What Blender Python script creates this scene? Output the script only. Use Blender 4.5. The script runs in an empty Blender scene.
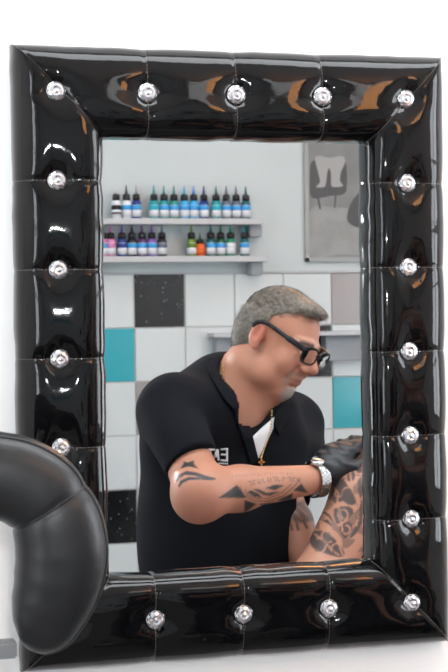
import bpy, bmesh, math, random
import numpy as np
from mathutils import Vector, Matrix, geometry
from mathutils.bvhtree import BVHTree
random.seed(7); rng = np.random.default_rng(7)
C = bpy.context.scene.collection
R = math.radians

# ------------------------------------------------------------------ camera
CAM = np.array([-0.5156, -1.975, 0.0563]); YAW, PIT, ROL = 0.2491478, -0.01514549, -0.01416268
FPX = 1500.0
fw = np.array([math.sin(YAW)*math.cos(PIT), math.cos(YAW)*math.cos(PIT), math.sin(PIT)])
r0 = np.array([math.cos(YAW), -math.sin(YAW), 0]); u0 = np.cross(r0, fw)
rt = math.cos(ROL)*r0 + math.sin(ROL)*u0; up = -math.sin(ROL)*r0 + math.cos(ROL)*u0
cd = bpy.data.cameras.new('camera'); cam = bpy.data.objects.new('camera', cd); C.objects.link(cam)
cd.sensor_fit = 'VERTICAL'; cd.sensor_height = 36; cd.lens = FPX/672*36; cd.clip_start = .05; cd.dof.use_dof = True; cd.dof.focus_distance = 2.3; cd.dof.aperture_fstop = 15
cam.matrix_world = Matrix(((rt[0], up[0], -fw[0], CAM[0]), (rt[1], up[1], -fw[1], CAM[1]), (rt[2], up[2], -fw[2], CAM[2]), (0, 0, 0, 1)))
bpy.context.scene.camera = cam

def ray(u, v): return fw*FPX + rt*(u-224) - up*(v-336)
def V(u, v, y):
    """measuring aid: the point of the depth plane y seen at a pixel"""
    d = ray(u, v); return CAM + d*((y-CAM[1])/d[1])
def project(P):
    d = np.asarray(P)-CAM; z = d@fw
    return np.stack([224+FPX*(d@rt)/z, 336-FPX*(d@up)/z], -1)

# The room is worked out as it is seen in the glass and then turned back over the mirror plane
# y = 0, to where things really stand in front of the mirror.
FLIP = Matrix.Diagonal((1, -1, 1, 1))

# ------------------------------------------------------------------ materials
def mat(name, col=(.8, .8, .8), rough=.5, metal=0, noise=None, bump=None, coat=0, spec=.5, trans=0, ior=1.45, emit=None, sheen=0, attr=None):
    m = bpy.data.materials.new(name); m.use_nodes = True; nt = m.node_tree; b = nt.nodes['Principled BSDF']
    b.inputs['Base Color'].default_value = (*col, 1); b.inputs['Roughness'].default_value = rough
    b.inputs['Metallic'].default_value = metal; b.inputs['Coat Weight'].default_value = coat; b.inputs['Coat Roughness'].default_value = .03
    b.inputs['Specular IOR Level'].default_value = spec; b.inputs['Transmission Weight'].default_value = trans; b.inputs['IOR'].default_value = ior
    b.inputs['Sheen Weight'].default_value = sheen
    if emit: b.inputs['Emission Color'].default_value = (*emit[0], 1); b.inputs['Emission Strength'].default_value = emit[1]
    tc = nt.nodes.new('ShaderNodeTexCoord')
    if noise:
        sc, c2 = noise[:2]
        n = nt.nodes.new('ShaderNodeTexNoise'); n.inputs['Scale'].default_value = sc; n.inputs['Detail'].default_value = 4
        nt.links.new(tc.outputs['Object'], n.inputs['Vector'])
        mx = nt.nodes.new('ShaderNodeMix'); mx.data_type = 'RGBA'; mx.inputs[6].default_value = (*col, 1); mx.inputs[7].default_value = (*c2, 1)
        rp = nt.nodes.new('ShaderNodeMapRange'); rp.inputs[1].default_value = .38; rp.inputs[2].default_value = .62
        nt.links.new(n.outputs['Fac'], rp.inputs[0]); nt.links.new(rp.outputs[0], mx.inputs[0]); nt.links.new(mx.outputs[2], b.inputs['Base Color'])
    if attr:
        a = nt.nodes.new('ShaderNodeAttribute'); a.attribute_name = attr; nt.links.new(a.outputs['Color'], b.inputs['Base Color'])
    if bump:
        n = nt.nodes.new('ShaderNodeTexNoise'); n.inputs['Scale'].default_value = bump[0]; n.inputs['Detail'].default_value = 5
        bp = nt.nodes.new('ShaderNodeBump'); bp.inputs['Strength'].default_value = bump[1]; bp.inputs['Distance'].default_value = bump[2]
        nt.links.new(tc.outputs['Object'], n.inputs['Vector']); nt.links.new(n.outputs['Fac'], bp.inputs['Height']); nt.links.new(bp.outputs[0], b.inputs['Normal'])
        if coat: nt.links.new(bp.outputs[0], b.inputs['Coat Normal'])
    return m
M = dict(
 patent=mat('black_patent_leather', (.003, .003, .0035), .055, bump=(38, .16, .002), spec=.36),
 leather=mat('black_matte_leather', (.012, .013, .015), .38, bump=(420, .3, .0005), spec=.5),
 thread=mat('stitch_thread', (.13, .11, .10), .35),
 mirror=mat('silvered_glass', (.75, .765, .765), 0, 1),
 crystal=mat('cut_crystal', (.72, .72, .76), .05, .8),
 chrome=mat('chrome', (.6, .6, .61), .12, 1),
 steel=mat('grey_steel', (.32, .33, .34), .35, .9),
 plaster=mat('white_plaster', (.93, .93, .93), .7, bump=(60, .05, .002)),
 paint=mat('pale_grey_paint', (.53, .60, .62), .6, noise=(1.2, (.57, .63, .65))),
 ceil=mat('ceiling_paint', (.8, .8, .79), .8),
 floor=mat('grey_floor', (.16, .155, .15), .4, noise=(5, (.2, .19, .18))),
 grout=mat('grout', (.55, .55, .54), .7),
 t_white=mat('white_tile', (.58, .635, .65), .15, noise=(3, (.61, .66, .675))),
 t_teal=mat('teal_tile', (.03, .36, .44), .15), t_grey=mat('taupe_tile', (.31, .29, .29), .2),
 t_black=mat('black_sparkle_tile', (.008, .009, .011), .12),
 shelf=mat('frosted_shelf', (.47, .49, .51), .25), bracket=mat('shelf_bracket', (.28, .31, .34), .4),
 capb=mat('black_cap', (.012, .012, .014), .35), white=mat('white_label', (.72, .76, .8), .5), blue=mat('blue_label', (.05, .35, .75), .4),
 shirt=mat('black_pique_cotton', (.0075, .0085, .012), .9, bump=(700, .4, .0008), spec=.15),
 under=mat('white_cotton', (.72, .7, .72), .8), print=mat('white_print', (.7, .7, .72), .6),
 skin=mat('skin', rough=.42, attr='paint', bump=(180, .25, .0012)),
 hair=mat('grey_hair', (.21, .18, .15), .5, noise=(150, (.12, .10, .082))),
 brown=mat('brown_hair', (.05, .03, .02), .5, noise=(60, (.09, .05, .03))),
 acetate=mat('black_acetate', (.008, .009, .012), .12), lens=mat('clear_lens', (1, 1, 1), 0, trans=1, ior=1.1),
 gold=mat('gold', (.85, .55, .2), .2, 1), glove=mat('black_nitrile', (.012, .014, .018), .38, bump=(60, .4, .004)),
 jeans=mat('dark_denim', (.02, .03, .05), .8), shoe=mat('black_shoe', (.01, .01, .01), .4), sole=mat('rubber_sole', (.3, .3, .3), .6),
 vinyl=mat('black_vinyl', (.012, .012, .014), .35), top=mat('grey_vest', (.1, .1, .11), .8),
 poster=mat('poster_grey', (.2, .21, .21), .5, noise=(9, (.24, .25, .25))), p_pale=mat('poster_pale', (.36, .37, .37), .5), p_mid=mat('poster_mid', (.27, .28, .28), .5, noise=(14, (.31, .32, .32))),
 p_dark=mat('poster_dark', (.075, .08, .085), .5), p_frame=mat('grey_poster_frame', (.33, .35, .35), .4),
 lamp_w=mat('lamp_white', (1, 1, 1), .5, emit=((1, .97, .93), 7)), lamp_o=mat('lamp_warm', (1, .8, .5), .5, emit=((1, .40, .13), 7)),
 housing=mat('lamp_housing', (.7, .7, .7), .4), window=mat('added_window_pane', (1, 1, 1), .5, emit=((.86, .93, 1), 3)))  # glowing pane of the added, unseen side windows
_nt = M['t_black'].node_tree; _b = _nt.nodes['Principled BSDF']; _v = _nt.nodes.new('ShaderNodeTexVoronoi'); _v.inputs['Scale'].default_value = 55
_tc = _nt.nodes.new('ShaderNodeTexCoord'); _nt.links.new(_tc.outputs['Object'], _v.inputs['Vector'])
_l = _nt.nodes.new('ShaderNodeMath'); _l.operation = 'LESS_THAN'; _l.inputs[1].default_value = .13; _nt.links.new(_v.outputs['Distance'], _l.inputs[0])
_m = _nt.nodes.new('ShaderNodeMix'); _m.data_type = 'RGBA'; _m.inputs[6].default_value = (.008, .009, .011, 1); _m.inputs[7].default_value = (.25, .27, .27, 1)
_nt.links.new(_l.outputs[0], _m.inputs[0]); _nt.links.new(_m.outputs[2], _b.inputs['Base Color'])

# ------------------------------------------------------------------ object helpers
def tag(o, label=None, cat=None, group=None, kind=None):
    for k, v in (('label', label), ('category', cat), ('group', group), ('kind', kind)):
        if v: o[k] = v
    return o
def link(name, me, m, parent=None, loc=None):
    o = bpy.data.objects.new(name, me); C.objects.link(o)
    for mm in (m if isinstance(m, (list, tuple)) else [m]): me.materials.append(mm)
    if parent: o.parent = parent
    if loc is not None: o.location = loc
    return o
def place(name, verts, faces, m, parent=None, smooth=True, flip=False, origin=(0, 0, 0), mi=None, loc=None):
    """world-space verts -> object; origin is the world position of the parent (or of itself)"""
    v = np.asarray(verts, float).copy()
    if flip: v[:, 1] *= -1; faces = [tuple(reversed(f)) for f in faces]
    v = v-np.asarray(origin, float)
    me = bpy.data.meshes.new(name); me.from_pydata(v.tolist(), [], [tuple(map(int, f)) for f in faces]); me.update()
    me.polygons.foreach_set('use_smooth', [smooth]*len(me.polygons))
    if mi is not None: me.polygons.foreach_set('material_index', mi)
    return link(name, me, m, parent, loc)
def bmobj(name, bm, m, parent=None, smooth=False, origin=None, flip=False):
    if flip: bmesh.ops.transform(bm, matrix=FLIP, verts=bm.verts)
    if flip: bmesh.ops.reverse_faces(bm, faces=bm.faces)
    if origin is not None: bmesh.ops.translate(bm, vec=-Vector(origin), verts=bm.verts)
    me = bpy.data.meshes.new(name); bm.to_mesh(me); bm.free()
    me.polygons.foreach_set('use_smooth', [smooth]*len(me.polygons))
    return link(name, me, m, parent)
def empty(name, loc, flip=False):
    o = bpy.data.objects.new(name, None); C.objects.link(o); o.empty_display_size = .05
    o.location = (loc[0], -loc[1], loc[2]) if flip else loc
    return o
def bbox(bm, x0, x1, y0, y1, z0, z1, bev=0):
    g = bmesh.ops.create_cube(bm, size=1); vs = g['verts']
    for v in vs: v.co = Vector((x0+(v.co.x+.5)*(x1-x0), y0+(v.co.y+.5)*(y1-y0), z0+(v.co.z+.5)*(z1-z0)))
    if bev:
        es = list({e for v in vs for e in v.link_edges}); bmesh.ops.bevel(bm, geom=es, offset=bev, segments=2, affect='EDGES')
def tube(bm, pts, rad, n=12, closed=False, cap=True, flat=None):
    pts = [Vector(p) for p in pts]; N = len(pts); rings = []; prev = None
    for i, p in enumerate(pts):
        a = pts[(i-1) % N] if (closed or i > 0) else p; b = pts[(i+1) % N] if (closed or i < N-1) else p
        t = (b-a).normalized()
        if prev is None: nrm = t.orthogonal().normalized() if flat is None else Vector(flat)
        else: nrm = prev
        nrm = (nrm-t*nrm.dot(t)).normalized(); prev = nrm; bn = t.cross(nrm)
        r = rad[i] if isinstance(rad, (list, tuple)) else rad
        ra, rb = r if isinstance(r, (list, tuple)) else (r, r)
        rings.append([bm.verts.new(p+nrm*ra*math.cos(2*math.pi*k/n)+bn*rb*math.sin(2*math.pi*k/n)) for k in range(n)])
    for i in range(N if closed else N-1):
        A, B = rings[i], rings[(i+1) % N]
        for k in range(n): bm.faces.new((A[k], A[(k+1) % n], B[(k+1) % n], B[k]))
    if cap and not closed: bm.faces.new(rings[0][::-1]); bm.faces.new(rings[-1])
def lathe(bm, prof, n=14, c=(0, 0, 0)):
    rings = [[bm.verts.new((c[0]+r*math.cos(2*math.pi*k/n), c[1]+r*math.sin(2*math.pi*k/n), c[2]+z)) for k in range(n)] for r, z in prof]
    for A, B in zip(rings, rings[1:]):
        for k in range(n): bm.faces.new((A[k], A[(k+1) % n], B[(k+1) % n], B[k]))
    bm.faces.new(rings[0][::-1]); bm.faces.new(rings[-1])
def smoothpath(pts, n=8):
    pts = [Vector(p) for p in pts]; out = []
    for i in range(len(pts)-1):
        p0, p1, p2, p3 = pts[max(i-1, 0)], pts[i], pts[i+1], pts[min(i+2, len(pts)-1)]
        for k in range(n):
            t = k/n; out.append(.5*((2*p1)+(p2-p0)*t+(2*p0-5*p1+4*p2-p3)*t*t+(3*p1-p0-3*p2+p3)*t**3))
    out.append(pts[-1]); return out

# ------------------------------------------------------------------ room (real coordinates)
WY = .014; BY = -3.65; X0, X1, ZF, ZC = -1.9, 2.5, -1.2, 1.45
def slab(name, box, m, **k):
    bm = bmesh.new(); bbox(bm, *box); return tag(bmobj(name, bm, m), kind='structure')
slab('wall_front', (X0, X1, WY, WY+.1, ZF, ZC), M['plaster'])
slab('floor', (X0, X1, BY, WY, ZF-.1, ZF), M['floor'])
slab('ceiling', (X0, X1, BY, WY, ZC, ZC+.1), M['ceil'])
slab('wall_right', (X1, X1+.1, BY, WY, ZF, ZC), M['plaster'])
# left wall; its tall unseen window is added for a streak on the frame
wy0, wy1, wz0, wz1 = -2.5, -1.8, -.5, 1.1
bm = bmesh.new()
bbox(bm, X0-.1, X0, BY, wy0, ZF, ZC); bbox(bm, X0-.1, X0, wy1, WY, ZF, ZC); bbox(bm, X0-.1, X0, wy0, wy1, ZF, wz0); bbox(bm, X0-.1, X0, wy0, wy1, wz1, ZC)
tag(bmobj('wall_left', bm, M['plaster']), kind='structure')
bm = bmesh.new(); bbox(bm, X0-.09, X0-.07, wy0, wy1, wz0, wz1); wp = tag(bmobj('added_window_1', bm, M['window']), kind='structure')
bm = bmesh.new()
for a in (wz0, wz1-.05, (wz0+wz1)/2-.02): bbox(bm, X0-.069, X0-.025, wy0+.001, wy1-.001, a, a+.05)
for a in (wy0, wy1-.05, (wy0+wy1)/2-.025): bbox(bm, X0-.07, X0-.03, a, a+.05, wz0, wz1)
bmobj('added_window_frame', bm, M['housing'], wp)

# broad unseen window on the right wall, added to brighten the mirror wall
bm = bmesh.new(); bbox(bm, X1-.02, X1-.004, -1.5, -.5, -.5, 1.1); wq = tag(bmobj('added_window_2', bm, M['window']), kind='structure')
bm = bmesh.new()
for a in (-.55, 1.05, .28): bbox(bm, X1-.055, X1-.001, -1.55, -.45, a, a+.06)
for a in (-1.55, -1.03, -.5): bbox(bm, X1-.05, X1-.002, a, a+.06, -.5, 1.1)
bmobj('added_window_frame', bm, M['housing'], wq)

# back wall: painted above, coloured tiles below  (measured in the glass)
yb = -BY
tx0 = V(134, 300, yb)[0]; tw = (V(331, 300, yb)[0]-tx0)/4
tz0 = V(150, 274, yb)[2]; th = (tz0-V(150, 435, yb)[2])/3
COL = {(-1, 1): 1, (-1, 4): 3, (0, 0): 3, (0, 2): 2, (3, 1): 3, (4, 0): 2, (4, 2): 1, (2, 3): 1, (1, 4): 2, (3, 4): 0, (5, 3): 2, (-3, 2): 3, (6, 1): 1, (-3, 5): 1, (-5, 3): 2, (7, 4): 3, (-7, 1): 1}
vs, fs, mi = [], [], []
def quad_box(x0, x1, z0, z1, y0, y1, m, bv=.002):
    n = len(vs)
    for (x, z, y) in ((x0, z0, y0), (x1, z0, y0), (x1, z1, y0), (x0, z1, y0), (x0+bv, z0+bv, y1), (x1-bv, z0+bv, y1), (x1-bv, z1-bv, y1), (x0+bv, z1-bv, y1)): vs.append((x, y, z))
    for f in ((4, 5, 6, 7), (0, 1, 5, 4), (1, 2, 6, 5), (2, 3, 7, 6), (3, 0, 4, 7)): fs.append(tuple(n+i for i in f)); mi.append(m)
i0 = math.floor((X0-tx0)/tw); i1 = math.ceil((X1-tx0)/tw)
for i in range(i0, i1):
    for j in range(0, 12):
        z1 = tz0-j*th; z0 = z1-th
        if z0 < ZF-th+.001: continue
        quad_box(max(tx0+i*tw+.0015, X0), min(tx0+(i+1)*tw-.0015, X1), max(z0+.0015, ZF), z1-.0015, BY, BY+.006, COL.get((i, j), 0))
# tiles face +y in the room
bw = bmesh.new(); bbox(bw, X0, X1, BY-.1, BY, ZF, tz0); 
me_t = place('wall_back', vs, [tuple(reversed(f)) for f in fs], [M['t_white'], M['t_teal'], M['t_grey'], M['t_black']], smooth=False, mi=mi); tag(me_t, kind='structure')
for p in me_t.data.polygons:
    if abs(p.normal.y) > .9 and p.normal.y < 0: me_t.data.flip_normals(); break
tag(bmobj('wall_back_grout', bw, M['grout']), kind='structure')
bm = bmesh.new(); bbox(bm, X0, X1, BY-.1, BY+.004, tz0+.008, ZC); tag(bmobj('wall_back_upper', bm, M['paint']), kind='structure')
bm = bmesh.new(); bbox(bm, X0, X1, BY-.01, BY+.012, tz0, tz0+.008, .001); tag(bmobj('trim_1', bm, M['shelf']), kind='structure')

# ------------------------------------------------------------------ the mirror (real coordinates)
GX, GZ = .12075, .11589; XO, ZO = 2*GX+.0595, 3*GZ+.0645; BV, BH = .1175, .1225; SX = .005
XI, ZI = XO-BV, ZO-BH
mir = empty('wall_mirror', (0, 0, 0)); tag(mir, 'large upright mirror in a puffy black patent leather frame with crystal buttons', 'mirror')
bm = bmesh.new(); bbox(bm, SX-XI-.03, SX+XI+.03, 0, .008, -ZI-.03, ZI+.03); bmobj('mirror_glass', bm, M['mirror'], mir)
cols = [(-2+i)*GX for i in range(5)]; rows = [(3-j)*GZ for j in range(7)]
buttons = [(x, z) for x in cols for z in rows if abs(x) > 1.9*GX or abs(z) > 2.9*GZ]
cols = [c-SX for c in cols]
def prof(t):                                  # t in 0..1 outer -> inner ; returns across 0..1 and height
    c, s = math.cos(math.pi*t), math.sin(math.pi*t)
    a = .5-.5*math.copysign(abs(c)**.62, c)
    return a, abs(s)**.66
WOB = [(random.uniform(-.11, .11), random.uniform(25, 60), random.uniform(0, 6)) for _ in range(6)]
def pad(side):
    hor = side in ('top', 'bottom'); L, W, BL_, BW = (XO, ZO, BV, BH) if hor else (ZO, XO, BH, BV); sgn = 1 if side in ('top', 'right') else -1
    seams = (cols if hor else rows)[1:-1]
    # columns concentrated on seams
    s = np.linspace(-1, 1, 231); vv = []; NT = 44
    for it in range(NT+1):
        a, h = prof(it/NT)
        for q in s:
            x = q*(L-a*BL_)
            ds = min(abs(x-c) for c in seams); dm = (1-abs(q))*(L-a*BL_)
            sd = math.exp(-(ds/.0035)**2); sw = math.exp(-(ds/.024)**2); md = math.exp(-(dm/.004)**2); mw = math.exp(-(dm/.02)**2)
            aw = W-a*BW                       # distance of this line from the mirror centre
            hh = .050*h
            # the outline pulls in where the seams run over the edge
            edge = (1-h)
            sh = (.0012*sw+.0008*sd)*(1 if a < .5 else -1)*(1-.5*h)+(1-h)*.0004*math.sin(70*x+3*math.sin(31*x)+sgn)*(1 if a < .5 else 2)
            hh -= h*(.0022*sw+.0018*sd+.0022*mw+.0018*md)
            for bx, bz in buttons:
                bx -= SX
                p, qd = (bx, bz*sgn) if hor else (bz, bx*sgn)
                if abs(qd-(W-.5*BW)) < .04:
                    dx = x-p; dz = aw-qd
                    hh -= .0075*math.exp(-(dx/.030)**2-(dz/.014)**2)+.004*math.exp(-(dx*dx+dz*dz)/.013**2)+.003*math.exp(-(dx/.012)**2-(dz/.03)**2)*h
            for k, (am, fr, ph) in enumerate(WOB):
                hh += h*.006*am*math.sin(fr*x+ph+1.3*k)*math.cos(fr*.7*aw+2*ph+(0 if hor else 1)+sgn)
            base = WY*(1-a) if a < .5 else WY*(1-a)
            y = base-max(hh, 0); z = sgn*(aw-sh)
            vv.append((x+SX, y, z) if hor else (z+SX, y, x))
    n = len(s); ff = [(i*n+j, i*n+j+1, (i+1)*n+j+1, (i+1)*n+j) for i in range(NT) for j in range(n-1)]
    if (sgn > 0) == hor: ff = [f[::-1] for f in ff]
    ff = [f[::-1] for f in ff]
    o = place('padded_bar', vv, ff, M['patent'], mir)
    # stitching along the seams
    V3 = np.array(vv).reshape(NT+1, n, 3)
    def stitch(line):
        bm = bmesh.new()
        d = 0; last = line[0]
        acc = [Vector(line[0])]
        for p, q in zip(line, line[1:]):
            p, q = Vector(p), Vector(q); l = (q-p).length; k = max(1, int(l/.0004))
            for t in range(k): acc.append(p.lerp(q, (t+1)/k))
        tot = 0; st = None; prev = acc[0]
        for p in acc[1:]:
            tot += (p-prev).length; prev = p
            if st is None and tot % .0052 > .0018: st = p
            elif st is not None and tot % .0052 < .0018:
                if (p-st).length > .0015: tube(bm, [st+Vector((0, -.0003, 0)), p+Vector((0, -.0003, 0))], .00042, 5)
                st = None
        bmobj('seam_stitching', bm, M['thread'], o)
    for c in seams:
        line = []
        for it in range(2, NT-1):
            a, _ = prof(it/NT); q = c/(L-a*BL_); j = min(max(int(round((q+1)/2*(n-1))), 0), n-1); j2 = j+(1 if q > s[j] else -1)
            j2 = min(max(j2, 0), n-1); f = 0 if j == j2 else (q-s[j])/(s[j2]-s[j]); line.append(V3[it, j]*(1-f)+V3[it, j2]*f)
        stitch(line)
    if sgn > 0 or True:
        if hor: stitch([V3[it, -1] for it in range(2, NT-1)]) if sgn > 0 else stitch([V3[it, 0] for it in range(2, NT-1)])
        else: stitch([V3[it, 0] for it in range(2, NT-1)]) if sgn > 0 else stitch([V3[it, -1] for it in range(2, NT-1)])
    return o, V3
pads = {k: pad(k) for k in ('top', 'bottom', 'left', 'right')}
allv = np.concatenate([p[1].reshape(-1, 3) for p in pads.values()])
def crystal(x, z):
    near = allv[np.hypot(allv[:, 0]-x, allv[:, 2]-z) < .011]; y = near[:, 1].min()-.0005
    rr = .0126; bm = bmesh.new()
    ns = 10; rot = random.uniform(0, 1)
    P = lambda r, k, d, off=0: bm.verts.new((r*math.cos(2*math.pi*(k+off+rot)/ns), -d, r*math.sin(2*math.pi*(k+off+rot)/ns)))
    g = [P(rr, k, .0015) for k in range(ns)]; g0 = [P(rr, k, 0) for k in range(ns)]
    m1 = [P(rr*.78, k, .0042, .5) for k in range(ns)]; m2 = [P(rr*.52, k, .0054) for k in range(ns)]; m3 = [P(rr*.3, k, .0045, .5) for k in range(ns)]
    c = bm.verts.new((0, -.0062, 0))
    for k in range(ns):
        k1 = (k+1) % ns
        bm.faces.new((g0[k], g0[k1], g[k1], g[k])); bm.faces.new((g[k], g[k1], m1[k])); bm.faces.new((g[k1], m1[k1], m1[k])); bm.faces.new((m1[k], m1[k1], m2[k1]))
        bm.faces.new((m2[k], m1[k], m2[k1])); bm.faces.new((m2[k], m2[k1], m3[k])); bm.faces.new((m2[k1], m3[k1], m3[k])); bm.faces.new((m3[k], m3[k1], c))
    bmesh.ops.recalc_face_normals(bm, faces=bm.faces)
    o = bmobj('crystal_button', bm, M['crystal'], mir); o.location = (x, y, z)
    bm = bmesh.new(); lathe(bm, [(rr*.9, -.0045), (rr*1.06, -.002), (rr*1.06, .001), (rr*.9, .002)], 20)
    bmesh.ops.rotate(bm, matrix=Matrix.Rotation(math.pi/2, 3, 'X'), verts=bm.verts)
    s = bmobj('setting', bm, M['chrome'], o, True)
for x, z in buttons: crystal(x, z)

# ------------------------------------------------------------------ horseshoe headrest, lower left, real coordinates
hr = empty('chair_headrest', tuple(V(-70, 640, -.36)-np.array([0, 0, 0])))
hr.location = (float(V(-70, 640, -.36)[0]), -.36, ZF); tag(hr, 'black leather horseshoe headrest with piped seams in front of the lower left mirror corner', 'headrest')
HO = np.array(hr.location)
yc = -.33
ctr = [(-250, 655), (-262, 600), (-250, 540), (-215, 500), (-160, 480), (-100, 474), (-40, 474), (0, 476), (24, 483), (44, 498), (57, 522), (62, 552), (58, 582), (50, 608), (43, 630), (38, 643), (35, 651)]
rad_ = [14, 36, 46, 47, 45, 44, 43, 43, 43, 43.5, 45, 46, 44, 39, 31, 21, 8]
pm = .00112
cp = smoothpath([V(u, v, yc) for u, v in ctr], 6)
rr_ = []
for i in range(len(ctr)-1):
    for k in range(6): rr_.append(rad_[i]+(rad_[i+1]-rad_[i])*k/6)
rr_.append(rad_[-1])
# swept cushion: cross-section wider in the plane of the loop, softly domed
def cushion():
    vv, ff = [], []; n = 40; N = len(cp)
    seam_at = [9*6+2, 6*6-4-0]
    for i, p in enumerate(cp):
        a = cp[max(i-1, 0)]; b = cp[min(i+1, N-1)]; t = (b-a).normalized(); out = Vector((0, -1, 0)); out = (out-t*out.dot(t)).normalized(); sd = t.cross(out)
        r = rr_[i]*pm*1.0
        g = 1-.06*math.exp(-((i-seam_at[0])/.8)**2)-.03*math.exp(-((i-seam_at[0])/3)**2)
        for k in range(n):
            c, s = math.cos(2*math.pi*k/n), math.sin(2*math.pi*k/n)
            ex = .85
            q = p+sd*(r*g*math.copysign(abs(c)**ex, c))+out*(r*.82*g*math.copysign(abs(s)**ex, s))
            vv.append(tuple(q))
    for i in range(N-1):
        for k in range(n): ff.append((i*n+k, i*n+(k+1) % n, (i+1)*n+(k+1) % n, (i+1)*n+k))
    ff.append(tuple(range(n))[::-1]); ff.append(tuple((N-1)*n+k for k in range(n)))
    return vv, ff, n, N
cv, cf, cn, cN = cushion()
cu = place('cushion', cv, cf, M['leather'], hr, origin=HO)
cvn = np.array(cv).reshape(cN, cn, 3)
bm = bmesh.new()
i_s = 9*6+2
tube(bm, [Vector(p)-Vector(HO) for p in cvn[i_s]], .0016, 8, closed=True)
bmobj('cross_piping', bm, M['leather'], cu, True)
side = 0 if cvn[i_s, 0, 0] > cvn[i_s, cn//2, 0] else cn//2
idx = [(side+(-3 if cvn[i_s, (side-3) % cn, 1] < cvn[i_s, (side+3) % cn, 1] else 3)) % cn]
bm = bmesh.new(); tube(bm, [Vector(cvn[i, idx[0]])-Vector(HO) for i in range(2, cN-1)], .0017, 8)
bmobj('edge_piping', bm, M['leather'], cu, True)
# steel arm and post that carry it (off to the left)
bm = bmesh.new()
a = V(16, 648, yc+.0)-HO; b = V(-105, 652, yc)-HO
bbox(bm, b[0]-.02, a[0], -.0+a[1]-.012, a[1]+.012, a[2]-.009, a[2]+.009, .002)
bmobj('support_arm', bm, M['steel'], hr)
bm = bmesh.new(); tube(bm, [(b[0], a[1], .03), (b[0], a[1], a[2]+.01)], .02, 16); bmobj('post', bm, M['steel'], hr, True)
bm = bmesh.new(); lathe(bm, [(.2, 0), (.2, .015), (.04, .035), (.03, .05)], 28, (b[0], a[1], 0)); bmobj('base', bm, M['steel'], hr, True)
bm = bmesh.new(); zt = V(-105, 480, yc)[2]-HO[2]; tube(bm, [(b[0], a[1], a[2]), (b[0], a[1], zt)], .012, 12); bmobj('upright', bm, M['steel'], hr, True)

# ------------------------------------------------------------------ shelves, bottles, poster (seen in the glass -> flip)
def fobj(name, boxes, m, parent=None, bev=.001, origin=None):
    bm = bmesh.new()
    for b in boxes: bbox(bm, *b, bev)
    return bmobj(name, bm, m, parent, flip=True, origin=origin)
def shelf(uR, vL, vR, thick, depth, xl, label, ubr, brh, group=None):
    pR = V(uR, vR, yb-depth); z1 = float(pR[2]); x1 = float(pR[0]); x0 = xl
    o = empty('wall_shelf', (x1, yb, z1), True); tag(o, label, 'shelf', group); O = (x1, -yb, z1)
    fobj('board', [(x0, x1, yb-depth, yb, z1-thick, z1)], M['shelf'], o, .0015, O)
    for (ua, ub) in ubr:
        a = float(V(ua, vR, yb-depth*.6)[0]); b = float(V(ub, vR, yb-depth*.6)[0])
        fobj('bracket', [(a, b, yb-depth*.6, yb, z1-thick-brh, z1-thick)], M['bracket'], o, .003, O)
    return x0, x1, z1
DS = .12
xl = float(V(70, 220, yb)[0])
s1 = shelf(264, 217.2, 218.4, .022, DS, xl, 'upper grey wall shelf carrying thirteen ink bottles, above the tiles', [(84, 90), (250, 262)], .045)
s2 = shelf(269, 255.2, 255.6, .022, DS, xl, 'lower grey wall shelf carrying twelve ink bottles, just above the tiles', [(84, 90), (251, 263)], .05)
s3 = shelf(432, 327, 329.5, .016, DS, float(V(214, 330, yb-DS)[0]), 'empty wall shelf across the tiles behind the grey-haired man', [(216, 232), (326, 380)], .1)

def bottle(u, sh, h, body, tip, label_m, cap=M['capb'], lw=1, label='', group='', bands=False, amber=None, dy=.055):
    x = float(V(u, 220, yb-dy)[0]); z = sh[2]; H = h
    o = empty('ink_bottle', (x, yb-dy, z), True); tag(o, label, 'bottle', group)
    r = .0185
    def part(name, prof_, m, par=o, n=16):
        bm = bmesh.new(); lathe(bm, prof_, n); return bmobj(name, bm, m, par, True)
    bo = part('body', [(r*.9, 0), (r, .004), (r, H*.46), (r*.85, H*.53), (r*.55, H*.56)], body)
    part('cap', [(r*.66, H*.54), (r*.66, H*.56), (r*.8, H*.565), (r*.76, H*.72), (r*.45, H*.745)], cap)
    part('tip', [(r*.32, H*.74), (r*.26, H*.82), (r*.1, H*.985), (r*.05, H)], tip)
    lb = part('label_wrap', [(r*1.02, H*.07), (r*1.02, H*.42)], M['white'] if not amber else amber, bo)
    part('colour_band', [(r*1.035, H*.27), (r*1.035, H*.41)], label_m, bo)
    if bands: part('dark_stripe', [(r*1.04, H*.15), (r*1.04, H*.2)], M['capb'], bo)
    return o
def cm(n, c): return mat('ink_'+n, c, .3)
TI = dict(clear=(.55, .58, .6), charcoal=(.03, .035, .045), grey=(.3, .32, .36), teal=(.02, .32, .36), green=(.03, .3, .26), sky=(.05, .4, .75), blue=(.03, .2, .6),
          navy=(.02, .05, .25), slate=(.12, .15, .22), dusk=(.12, .13, .2), petrol=(.01, .12, .15), pink=(.6, .22, .45), violet=(.12, .06, .35), plum=(.12, .05, .16), lilac=(.22, .12, .45),
          olive=(.12, .22, .03), forest=(.02, .12, .06), emerald=(.02, .25, .15), black=(.02, .02, .03), orange=(.75, .13, .03), aqua=(.02, .42, .55))
TM = {k: cm(k, v) for k, v in TI.items()}
BL = M['blue']
g1, g2 = 'ink bottles on the upper shelf', 'ink bottles on the lower shelf'
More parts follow.
